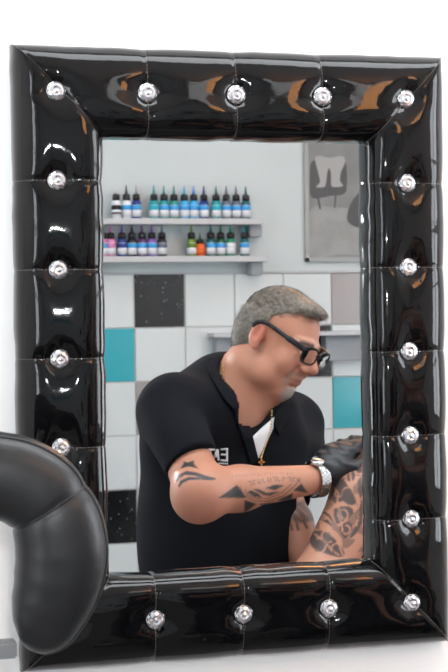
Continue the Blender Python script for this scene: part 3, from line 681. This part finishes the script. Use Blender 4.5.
# folds
X, Y, Z = s.pts((slice(None),)*3)
s.F += (.0035*np.sin(26*(X*.8+Z*.9)+3*np.sin(9*Z+4*X)+Y*8)*np.sin(11*Z-7*X+1)+.0022*np.sin(60*(X*.5-Z*.7)+2*np.sin(20*X))*np.exp(-((Z-float(V(220, 470, .9)[2]))/.12)**2)).astype(np.float32)
sP, sF = s.mesh(2)
shirt = vobj('polo_shirt', sP, sF, M['shirt'], man, O)
bvh = BVHTree.FromPolygons([Vector(p) for p in sP], [tuple(map(int, f)) for f in sF]); bvb = BVHTree.FromPolygons([Vector(p) for p in bP], [tuple(map(int, f)) for f in bF])
def hit(u, v, trees=(bvh,), off=.002):
    d = Vector(ray(u, v)).normalized(); best = None
    for t_ in trees:
        h_ = t_.ray_cast(Vector(CAM), d)
        if h_[0] is not None and (best is None or h_[3] < best[1]): best = (h_[0]-d*off, h_[3])
    return best[0] if best else Vector(V(u, v, .93))
def decal(name, poly, m, parent, off=.003, thick=.002, trees=(bvh,), step=2.5, y=None):
    pts = [Vector(p) for p in poly]; xs_ = [p.x for p in pts]; ys_ = [p.y for p in pts]; ex = []
    arr = np.array([(a, c) for a in np.arange(min(xs_), max(xs_), step) for c in np.arange(min(ys_), max(ys_), step)])
    if len(arr): arr = arr[poly_d(arr, poly) < -step*.4]; ex = [Vector(a) for a in arr]
    bd = []
    for i, p in enumerate(pts):
        q = pts[(i+1) % len(pts)]; n = max(1, int((q-p).length/step)); bd += [p.lerp(q, t_/n) for t_ in range(n)]
    res = geometry.delaunay_2d_cdt(bd+ex, [], [list(range(len(bd)))], 1, 1e-4)
    P3 = [hit(p.x, p.y, trees, off) for p in res[0]]
    if y is not None: P3 = [Vector(V(p.x, p.y, y)) for p in res[0]]
    o = place(name, P3, res[2], m, parent, True, True, O)
    md = o.modifiers.new('thickness', 'SOLIDIFY'); md.thickness = thick; md.offset = 0
    return o
# chest print, as it reads in the glass
bm_ = []
s0 = (208, 444)
def TT(pts): return [(206.5+x, 447+y+(x*.05)) for x, y in pts]
decal('chest_logo', TT([(14, 1), (21.5, 0), (21.5, 13.6), (14, 13.4), (14, 11.6), (19.5, 11.7), (19.5, 7.7), (14.5, 7.6), (14.5, 5.8), (19.5, 5.9), (19.5, 2), (14, 2.6)]), M['print'], shirt, .002, .0008, step=1.6)
decal('chest_logo', TT([(6, 12), (10, 1.6), (12, 1.6), (13, 13), (11, 13), (10.7, 9.8), (8.6, 9.8), (7.7, 12.5)]), M['print'], shirt, .002, .0008, step=1.6)
decal('chest_logo', TT([(1.5, 1.5), (8.5, 1.5), (8.5, 3.2), (5, 3.2), (3.2, 8.4), (1.6, 8), (3, 3.2), (1.5, 3.2)]), M['print'], shirt, .002, .0008, step=1.6)
for i in range(5): decal('chest_print_line', TT([(12+i*2, 14.9), (13.4+i*2, 15), (13.4+i*2, 16.6), (12+i*2, 16.5)]), M['print'], shirt, .002, .0006, step=1.6)
# undershirt, collar, placket
decal('undershirt', [(249, 440), (262, 428), (274, 417), (273, 428), (266, 444), (257, 461)], M['under'], man, .004, .003, (bvh, bvb))
decal('collar', [(212, 361), (222, 363), (229, 378), (236, 392), (243, 402), (235, 411), (226, 402), (216, 386), (208, 370)], M['shirt'], shirt, .008, .004, (bvh,))
decal('collar', [(276, 410), (284, 399), (291, 397), (296, 405), (289, 420), (279, 436), (274, 424)], M['shirt'], shirt, .008, .004, (bvh,))
decal('placket', [(234, 410), (243, 404), (252, 434), (259, 461), (251, 466), (243, 440)], M['shirt'], shirt, .006, .003, (bvh,))
# gold chain and cross
ch = []
for pl in ([(223, 366), (224, 377), (227, 389), (232, 400), (237, 408)], [(272, 411), (271, 424), (268, 438), (264, 449), (261, 458)]):
    bmc = bmesh.new(); pts = smoothpath([hit(u, v, (bvh, bvb), .006) for u, v in pl], 5)
    for i, p in enumerate(pts): bmesh.ops.create_icosphere(bmc, subdivisions=1, radius=.0021, matrix=Matrix.Translation(p))
    bmobj('gold_chain', bmc, M['gold'], man, True, O, True)
c0 = hit(261.5, 463, (bvh, bvb), .009); bmc = bmesh.new()
bbox(bmc, c0.x-.0018, c0.x+.0018, c0.y-.001, c0.y+.001, c0.z-.012, c0.z+.008); bbox(bmc, c0.x-.0065, c0.x+.0065, c0.y-.001, c0.y+.001, c0.z, c0.z+.0035)
bmobj('gold_cross', bmc, M['gold'], man, False, O, True)

# trousers, shoes
tx = axis([(min(kneeN[0], nH[0])-.2, max(kneeF[0], fH[0])+.2, .012)]); ty = axis([(min(kneeN[1], ankN[1])-.2, fH[1]+.25, .012)]); tz = axis([(fl-.02, hip[2]+.16, .012)])
tv = Vol(tx, ty, tz); tv.ell(hip, (.16, .15, .12), k=.05); tv.chain([nH, kneeN, ankN], [.1, .075, .06], .03); tv.chain([fH, kneeF, ankF], [.1, .075, .06], .03)
tv.half((0, 0, fl+.07), (0, 0, -1), (-9, -9, -9), (9, 9, 9)); tP, tF = tv.mesh(2); vobj('trousers', tP, tF, M['jeans'], man, O)
for an in (ankN, ankF):
    q = Vol(axis([(an[0]-.2, an[0]+.3, .007)]), axis([(an[1]-.3, an[1]+.2, .007)]), axis([(fl-.01, fl+.14, .006)]))
    q.cap(an+np.array([0, 0, -.045])-FWD*.03, an+FWD*.14+np.array([0, 0, -.055]), .045, .04, .02); q.cap(an, an+np.array([0, 0, -.05]), .046, .05, .02); q.half((0, 0, fl+.002), (0, 0, -1), (-9, -9, -9), (9, 9, 9))
    P_, F_ = q.mesh(2); vobj('shoe', P_, F_, M['shoe'], man, O)
# gloves
gx = Vol(axis([(nW[0]-.03, nW[0]+.25, .003)]), axis([(.65, 1.05, .003)]), axis([(nW[2]-.12, nW[2]+.2, .003)]))
hand(gx, nW+hd_d*.05, hd_d, (.35, .1, -1), -1, .35, .98, fat=.0035); ud = hd_d/np.linalg.norm(hd_d); gx.cap(nW+ud*.018, nW+ud*.06, .036, .036, .012)
gx.half(nW+ud*.006, -ud, (-9, -9, -9), (9, 9, 9)); X, Y, Z = gx.pts((slice(None),)*3); gx.F += (.0018*np.sin(170*(X+Z*.3)+8*np.sin(Z*30))*np.sin(60*Y)).astype(np.float32)
P_, F_ = gx.mesh(1); vobj('glove', P_, F_, M['glove'], man, O)
uf = hf_d/np.linalg.norm(hf_d); gx = Vol(axis([(fW[0]-.12, fW[0]+.25, .004)]), axis([(.5, 1.0, .004)]), axis([(fW[2]-.2, fW[2]+.15, .004)]))
hand(gx, fW, hf_d, (0, -.6, .6), 1, .6, .92, fat=.004); gx.cap(fW+uf*.01, fW+uf*.05, .036, .036, .012); gx.half(fW+uf*.002, -uf, (-9, -9, -9), (9, 9, 9)); P_, F_ = gx.mesh(1); vobj('glove', P_, F_, M['glove'], man, O)
# watch
wa = nE-nW; wa /= np.linalg.norm(wa); Wc = nW+wa*.002; e1 = np.cross(wa, [0, 0, 1]); e1 /= np.linalg.norm(e1); e2 = np.cross(wa, e1)
wt = empty('wristwatch', (0, 0, 0)); wt.parent = man
bmc = bmesh.new(); n = 30
for row in range(4):
    for i in range(n):
        an = 2*math.pi*(i+.5*(row % 2))/n; cc = Wc+wa*((row-1.5)*.0052)+(e1*math.cos(an)+e2*math.sin(an))*.0345; rad = Vector(e1*math.cos(an)+e2*math.sin(an)); tg = Vector(wa).cross(rad)
        g = bmesh.ops.create_cube(bmc, size=1); mm = Matrix((Vector(wa)*.0049, tg*.0068, rad*.0035)).transposed().to_4x4(); mm.translation = Vector(cc)
        bmesh.ops.transform(bmc, matrix=mm, verts=g['verts'])
bmobj('bracelet', bmc, M['chrome'], wt, False, O, True)
up3 = (e2 if e2[2] > 0 else -e2); bmc = bmesh.new(); lathe(bmc, [(.0125, -.004), (.0145, 0), (.0145, .004), (.0125, .006)], 24); q = Vector((0, 0, 1)).rotation_difference(Vector(up3+np.array([0, -.4, 0])).normalized()).to_matrix().to_4x4(); q.translation = Vector(Wc+up3*.034+np.array([0, -.012, 0])); bmesh.ops.transform(bmc, matrix=q, verts=bmc.verts)
bmobj('watch_case', bmc, M['chrome'], wt, True, O, True)
# glasses
gs = empty('glasses', (0, 0, 0)); gs.parent = man; zg = .001
for m in (-1, 1):
    ring = []
    for i in range(36):
        a = 2*math.pi*i/36; ca, sa = math.cos(a), math.sin(a); ex = .62
        x = m*.034+.0285*math.copysign(abs(ca)**ex, ca); z = zg+.0185*math.copysign(abs(sa)**ex, sa); ring.append(HD(x, .112-abs(x)*.12-z*-.05, z))
    bmc = bmesh.new(); tube(bmc, ring, [(.0024, .0022)]*36, 8, closed=True); bmobj('lens_rim', bmc, M['acetate'], gs, True, O, True)
    rc = np.mean(ring, 0); vv = [rc]+[rc+(np.array(p)-rc)*.95 for p in ring]; ff = [(0, 1+i, 1+(i+1) % 36) for i in range(36)]
    lo_ = place('lens', vv, ff, M['lens'], gs, True, True, O); md = lo_.modifiers.new('thickness', 'SOLIDIFY'); md.thickness = .0012
    bmc = bmesh.new(); pts = smoothpath([HD(m*.060, .104, zg+.010), HD(m*.072, .094, zg+.013), HD(m*.080, .06, zg+.019), HD(m*.084, .012, zg+.028), HD(m*.088, -.012, zg+.026), HD(m*.088, -.026, zg+.01)], 5)
    tube(bmc, pts, [(.0018, .006)]*10+[(.0018, .0045)]*(len(pts)-10), 8, flat=HD.S); bmobj('temple_arm', bmc, M['acetate'], gs, True, O, True)
bmc = bmesh.new(); tube(bmc, smoothpath([HD(-.010, .1105, zg+.004), HD(0, .1145, zg+.007), HD(.010, .1105, zg+.004)], 5), .0026, 8); bmobj('bridge', bmc, M['acetate'], gs, True, O, True)

# stool under the tattooist
sc_ = (hip[0], hip[1], fl); st = empty('rolling_stool', sc_, True); tag(st, 'round black padded stool with chrome pedestal under the grey-haired man', 'stool')
seat_z = float(hip[2])-.12-fl; SO = (hip[0], -hip[1], fl)
bmc = bmesh.new(); lathe(bmc, [(.15, seat_z-.07), (.18, seat_z-.06), (.185, seat_z-.02), (.16, seat_z)], 32); bmobj('seat', bmc, M['vinyl'], st, True)
bmc = bmesh.new(); tube(bmc, [(0, 0, .1), (0, 0, seat_z-.07)], .022, 16); bmobj('pedestal', bmc, M['chrome'], st, True)
for i in range(5):
    a = 2*math.pi*i/5+.3; bmc = bmesh.new(); tube(bmc, [(0, 0, .11), (.24*math.cos(a), .24*math.sin(a), .065)], [.02, .012], 10); bmobj('leg', bmc, M['chrome'], st, True)
    bmc = bmesh.new(); lathe(bmc, [(.012, -.012), (.026, -.01), (.026, .01), (.012, .012)], 18); bmesh.ops.rotate(bmc, matrix=Matrix.Rotation(math.pi/2, 3, 'X'), verts=bmc.verts); bmesh.ops.translate(bmc, vec=(.24*math.cos(a), .24*math.sin(a), .027), verts=bmc.verts); bmobj('caster', bmc, M['vinyl'], st, True)

# ---------------- the client whose arm is worked on
cS = V(414, 420, .84); cE = V(320, 578, .74); cC = V(472, 470, .86); cB = V(480, 640, .92); cHip = V(480, 740, 1.0); cH = Head(V(470, 345, .84), (-.25, -.95, -.15), .93)
OC = np.array([cHip[0], -cHip[1], fl])
cl = empty('person', (cHip[0], cHip[1], fl), True); tag(cl, 'seated client holding out an arm covered in dark curling tribal tattoos', 'person')
cS2 = cC+(cC-cS)*.9; cS2[2] = cS[2]-.02
cHand = cE+np.array([.06, -.21, -.09]); cE2 = cS2+np.array([.05, -.08, -.27]); cHand2 = cE2+np.array([-.16, -.17, -.02])
kA = cHip+np.array([-.12, -.42, .02]); kB = cHip+np.array([.14, -.40, .02]); aA = np.array([kA[0], kA[1]-.05, fl+.08]); aB = np.array([kB[0], kB[1]-.05, fl+.08])
fx = float(V(285, 500, .8)[0]); fx2 = float(V(380, 500, .8)[0])
b = Vol(axis([(fx-.02, fx2, .0026), (fx2, cS2[0]+.2, .008)]), axis([(.15, .62, .012), (.62, .95, .0034), (.95, 1.25, .008)]), axis([(fl-.02, float(V(300, 600, .8)[2]), .012), (float(V(300, 600, .8)[2]), float(V(300, 425, .8)[2]), .0026), (float(V(300, 425, .8)[2]), cH.C[2]+.15, .006)]))
cH.build(b); b.cap(cH(0, -.03, -.07), cC+np.array([0, 0, .08]), .055, .06, .02); b.cap(cS, cS2, .06, .06, .04)
b.ell(cC, (.15, .1, .15), k=.05); b.ell(cB, (.15, .11, .2), k=.05); b.ell(cHip, (.16, .13, .12), k=.05)
mid = cS+(cE-cS)*.5+np.array([-.014, 0, 0]); b.chain([cS, mid, cE], [.056, .057, .049], .02); b.ell(cE+np.array([.0, .0, -.01]), (.05, .052, .05), k=.02)
fmm = cE+(cHand-cE)*.35; b.chain([cE, fmm, cHand], [.047, .043, .028], .02); hand(b, cHand, cHand-cE, (0, 0, -1), 1, .5, .92)
b.chain([cS2, cE2, cHand2], [.052, .044, .028], .02); hand(b, cHand2, cHand2-cE2, (0, 0, -1), -1, .5, .92)
b.chain([cHip+np.array([-.09, 0, -.01]), kA, aA], [.085, .055, .04], .03); b.chain([cHip+np.array([.09, 0, -.01]), kB, aB], [.085, .055, .04], .03)
for an in (aA, aB): b.cap(an+np.array([0, 0, -.045]), an+np.array([0, -.14, -.05]), .033, .027, .02)
P, F = b.mesh(1); col = np.tile(np.array([.52, .25, .165]), (len(P), 1)); cH.paint(P, col, False, (.06, .04, .03))
tt = np.clip(((P-cS)@(cE-cS))/((cE-cS)@(cE-cS)), 0, 1); am = (np.linalg.norm(P-(cS+(cE-cS)*tt[:, None]), axis=1) < .075); p = project(P[am]); I = np.zeros(len(p))
for pl in ([(290, 250), (330, 225), (348, 268), (380, 290), (382, 348), (345, 352), (318, 335), (282, 348), (262, 310)], [(345, 195), (378, 188), (372, 238), (340, 238)], [(200, 368), (232, 372), (262, 405), (285, 455), (232, 442), (196, 402)],
    [(278, 372), (350, 360), (372, 395), (322, 430), (288, 442)], [(160, 500), (200, 470), (252, 485), (305, 540), (330, 585), (300, 600), (230, 580), (178, 556)], [(308, 452), (352, 428), (368, 470), (330, 515), (302, 492)],
    [(388, 240), (412, 226), (414, 300), (395, 330)], [(148, 505), (166, 468), (176, 470), (160, 530), (148, 545)], [(385, 350), (412, 330), (412, 440), (372, 500), (350, 505), (392, 420)], [(372, 120), (410, 95), (412, 200), (385, 215), (378, 170)]):
    I = np.maximum(I, cov(poly_d(p, T(c3, 4.716, smoothpath2(pl, 2))), .7))
for pl, w_ in ((arc(205, 545, 34, -100, 60), .8), (arc(250, 500, 30, 60, 230), .8), ([(185, 490), (230, 520), (262, 560), (300, 590)], .8), (arc(290, 560, 24, 150, 290), .7), ([(195, 380), (250, 415), (300, 480), (340, 560)], 1.1), ([(170, 470), (230, 470), (290, 510), (320, 590)], .9), ([(270, 260), (300, 300), (290, 350), (320, 420)], .8), ([(355, 200), (365, 280), (395, 350), (390, 430)], 1), (arc(335, 470, 20, -90, 180), .9), (arc(235, 400, 20, 60, 330), .8), (arc(320, 400, 24, 180, 420), .8), (arc(345, 300, 30, 200, 330), .7),
    ([(330, 235), (352, 265), (385, 285), (400, 330)], .9), ([(200, 420), (250, 450), (300, 500), (330, 550)], 1.3), ([(300, 340), (300, 400), (320, 470)], .8), (arc(400, 180, 28, 60, 260), .8), ([(400, 340), (380, 400), (385, 450)], 1.), (arc(300, 300, 16, 0, 240), .6)):
    I = np.maximum(I-.9*cov(line_d(p, T(c3, 4.716, pl))-w_, .6), 0)
for pl, w_ in ((arc(200, 550, 14, -120, 40), .7), (arc(255, 500, 12, 60, 220), .7), (arc(398, 400, 20, 90, 280), .7), (arc(240, 330, 22, 200, 380), .8), (arc(355, 150, 30, 20, 110), .7), ([(225, 345), (255, 300), (290, 235)], .6)):
    I = np.maximum(I, .9*cov(line_d(p, T(c3, 4.716, pl))-w_, .6))
X_, Y_ = p[:, 0], p[:, 1]; wv = np.sin(.30*X_+2.3*np.sin(.17*Y_+1))+np.sin(.26*Y_+2.1*np.sin(.21*X_+.5)); I = np.maximum(I, .62*np.clip((wv-.35)/.3, 0, 1)*(Y_ < 552))
ink = np.zeros(len(P)); ink[am] = I*.88; col = col*(1-ink[:, None])+np.array([.03, .035, .04])*ink[:, None]
vobj('body', P, F, M['skin'], cl, OC, col); hair_mesh(cH, M['brown'], cl, OC, nst=1500)
v = Vol(axis([(cS[0]-.0, cS2[0]+.06, .008)]), axis([(.6, 1.3, .008)]), axis([(cHip[2]-.12, cS[2]+.12, .008)])); v.cap(cS+np.array([.06, 0, .0]), cS2+np.array([-.04, 0, 0]), .072, .072, .04)
v.ell(cC, (.165, .115, .17), k=.05); v.ell(cB, (.165, .125, .21), k=.05); v.ell(cHip, (.175, .145, .12), k=.05); v.cap(cC+np.array([0, 0, .09]), cH(0, -.03, -.09), .085, .075, .01, 'sub'); v.ell(cC+np.array([0, -.06, .13]), (.07, .08, .07), k=.02, mode='sub')
P, F = v.mesh(2); vobj('vest', P, F, M['top'], cl, OC)
v = Vol(axis([(kA[0]-.15, kB[0]+.15, .012)]), axis([(.25, 1.3, .012)]), axis([(fl, cHip[2]+.1, .012)])); v.ell(cHip+np.array([0, 0, -.01]), (.185, .155, .12), k=.05)
v.chain([cHip+np.array([-.09, 0, -.01]), kA, aA], [.105, .075, .06], .03); v.chain([cHip+np.array([.09, 0, -.01]), kB, aB], [.105, .075, .06], .03); v.half((0, 0, fl+.07), (0, 0, -1), (-9, -9, -9), (9, 9, 9)); P, F = v.mesh(2); vobj('trousers', P, F, M['jeans'], cl, OC)
for an in (aA, aB):
    q = Vol(axis([(an[0]-.1, an[0]+.1, .007)]), axis([(an[1]-.25, an[1]+.12, .007)]), axis([(fl-.01, fl+.14, .006)])); q.cap(an+np.array([0, .03, -.045]), an+np.array([0, -.15, -.05]), .042, .038, .02); q.cap(an, an+np.array([0, 0, -.04]), .045, .045, .02); q.half((0, 0, fl+.002), (0, 0, -1), (-9, -9, -9), (9, 9, 9)); P, F = q.mesh(2); vobj('shoe', P, F, M['shoe'], cl, OC)
# tattoo chair
tc_ = empty('tattoo_chair', (cHip[0], cHip[1], fl), True); tag(tc_, 'black padded tattoo chair that the client sits on', 'chair')
sz_ = cHip[2]-.13; cx_, cy_ = cHip[0], cHip[1]
fobj('seat', [(cx_-.24, cx_+.24, cy_-.30, cy_+.22, sz_-.1, sz_)], M['vinyl'], tc_, .03, OC); fobj('backrest', [(cx_-.2, cx_+.2, cy_+.19, cy_+.29, sz_, sz_+.62)], M['vinyl'], tc_, .03, OC)
bmc = bmesh.new(); tube(bmc, [(0, 0, .04), (0, 0, sz_-.1-fl)], .04, 20); bmobj('pedestal', bmc, M['steel'], tc_, True)
bmc = bmesh.new(); lathe(bmc, [(.27, 0), (.27, .02), (.06, .05)], 32); bmobj('base', bmc, M['steel'], tc_, True)
ez = float(cE[2])-.06
fobj('armrest', [(cE[0]-.03, cE[0]+.11, cE[1]-.2, cE[1]+.02, ez-.035, ez)], M['vinyl'], tc_, .014, OC)
bmc = bmesh.new(); tube(bmc, [(cE[0]+.105-cx_, -(cE[1]-.03)+cy_, ez-.02-fl), (-.25, .1, ez-.03-fl), (-.255, .08, sz_-fl-.06), (-.2, .08, sz_-fl-.06)], .014, 12); bmobj('armrest_post', bmc, M['steel'], tc_, True)

# ------------------------------------------------------------------ lights: added unseen panels and windows, warm pendant, camera flash
def area(name, loc, rot, sx, sy, power, colr):
    ld = bpy.data.lights.new(name, 'AREA'); ld.shape = 'RECTANGLE'; ld.size = sx; ld.size_y = sy; ld.energy = power; ld.color = colr
    o = bpy.data.objects.new(name, ld); C.objects.link(o); o.location = loc; o.rotation_euler = rot; return o
def panel(x, y, sx, sy, label, power):  # unseen ceiling panel, added as fill light
    o = empty('added_ceiling_light', (x, y, ZC)); tag(o, label, 'ceiling light', 'added ceiling light panels')
    bm = bmesh.new(); bbox(bm, -sx/2, sx/2, -sy/2, sy/2, -.05, 0, .004); bmobj('housing', bm, M['housing'], o)
    area('added_panel_lamp', (x, y, ZC-.056), (0, 0, 0), sx*.9, sy*.9, power, (.93, .97, 1))
panel(.2, -.4, 3.6, .5, 'added large white ceiling light panel nearest the mirror wall', 30)  # added to brighten the mirror wall and the man's front
panel(1.0, -2.6, 1.2, .6, 'added small white ceiling light panel nearest the tiled wall', 5)  # added back light for the tiled wall
lw = empty('pendant_lamp', (1.0, -2.0, ZC)); tag(lw, 'warm glowing drum pendant lamp behind the camera', 'lamp')
bm = bmesh.new(); tube(bm, [(0, 0, 0), (0, 0, -.35)], .006, 8); bmobj('cord', bm, M['capb'], lw)
bm = bmesh.new(); lathe(bm, [(.2, -.6), (.2, -.35)], 28); bmobj('lamp_shade', bm, M['lamp_o'], lw, True)
area('added_window_light', (X0-.066, (wy0+wy1)/2, (wz0+wz1)/2), (0, -math.pi/2, 0), wz1-wz0, wy1-wy0, 16, (.88, .94, 1))  # light of the added left window, streaks the frame's left bar
area('added_window_light', (X1-.03, -1., .3), (0, math.pi/2, 0), 1.6, 1., 17, (.9, .95, 1))  # light of the added right window, lifts the mirror wall
fl_ = bpy.data.lights.new('camera_flash', 'AREA'); fl_.shape = 'DISK'; fl_.size = .06; fl_.energy = 6; fo = bpy.data.objects.new('camera_flash', fl_); C.objects.link(fo)
fo.matrix_world = Matrix.Translation(Vector(rt*.03+up*.13))@cam.matrix_world
w = bpy.data.worlds.new('world'); bpy.context.scene.world = w; w.use_nodes = True; w.node_tree.nodes['Background'].inputs[0].default_value = (.7, .8, 1, 1); w.node_tree.nodes['Background'].inputs[1].default_value = .5
vs_ = bpy.context.scene.view_settings; vs_.view_transform = 'Standard'; vs_.look = 'None'; vs_.gamma = 1; vs_.exposure = .55; bpy.context.scene.cycles.caustics_reflective = False; bpy.context.scene.cycles.sample_clamp_indirect = 4
if 0:
    for n_ in 'nS nE nW fS fE fW hip nH fH kneeN kneeF ankN ankF cS cE cC cB cHip cS2 cHand cE2 kA kB'.split(): print('PT', n_, np.round(globals()[n_], 2))
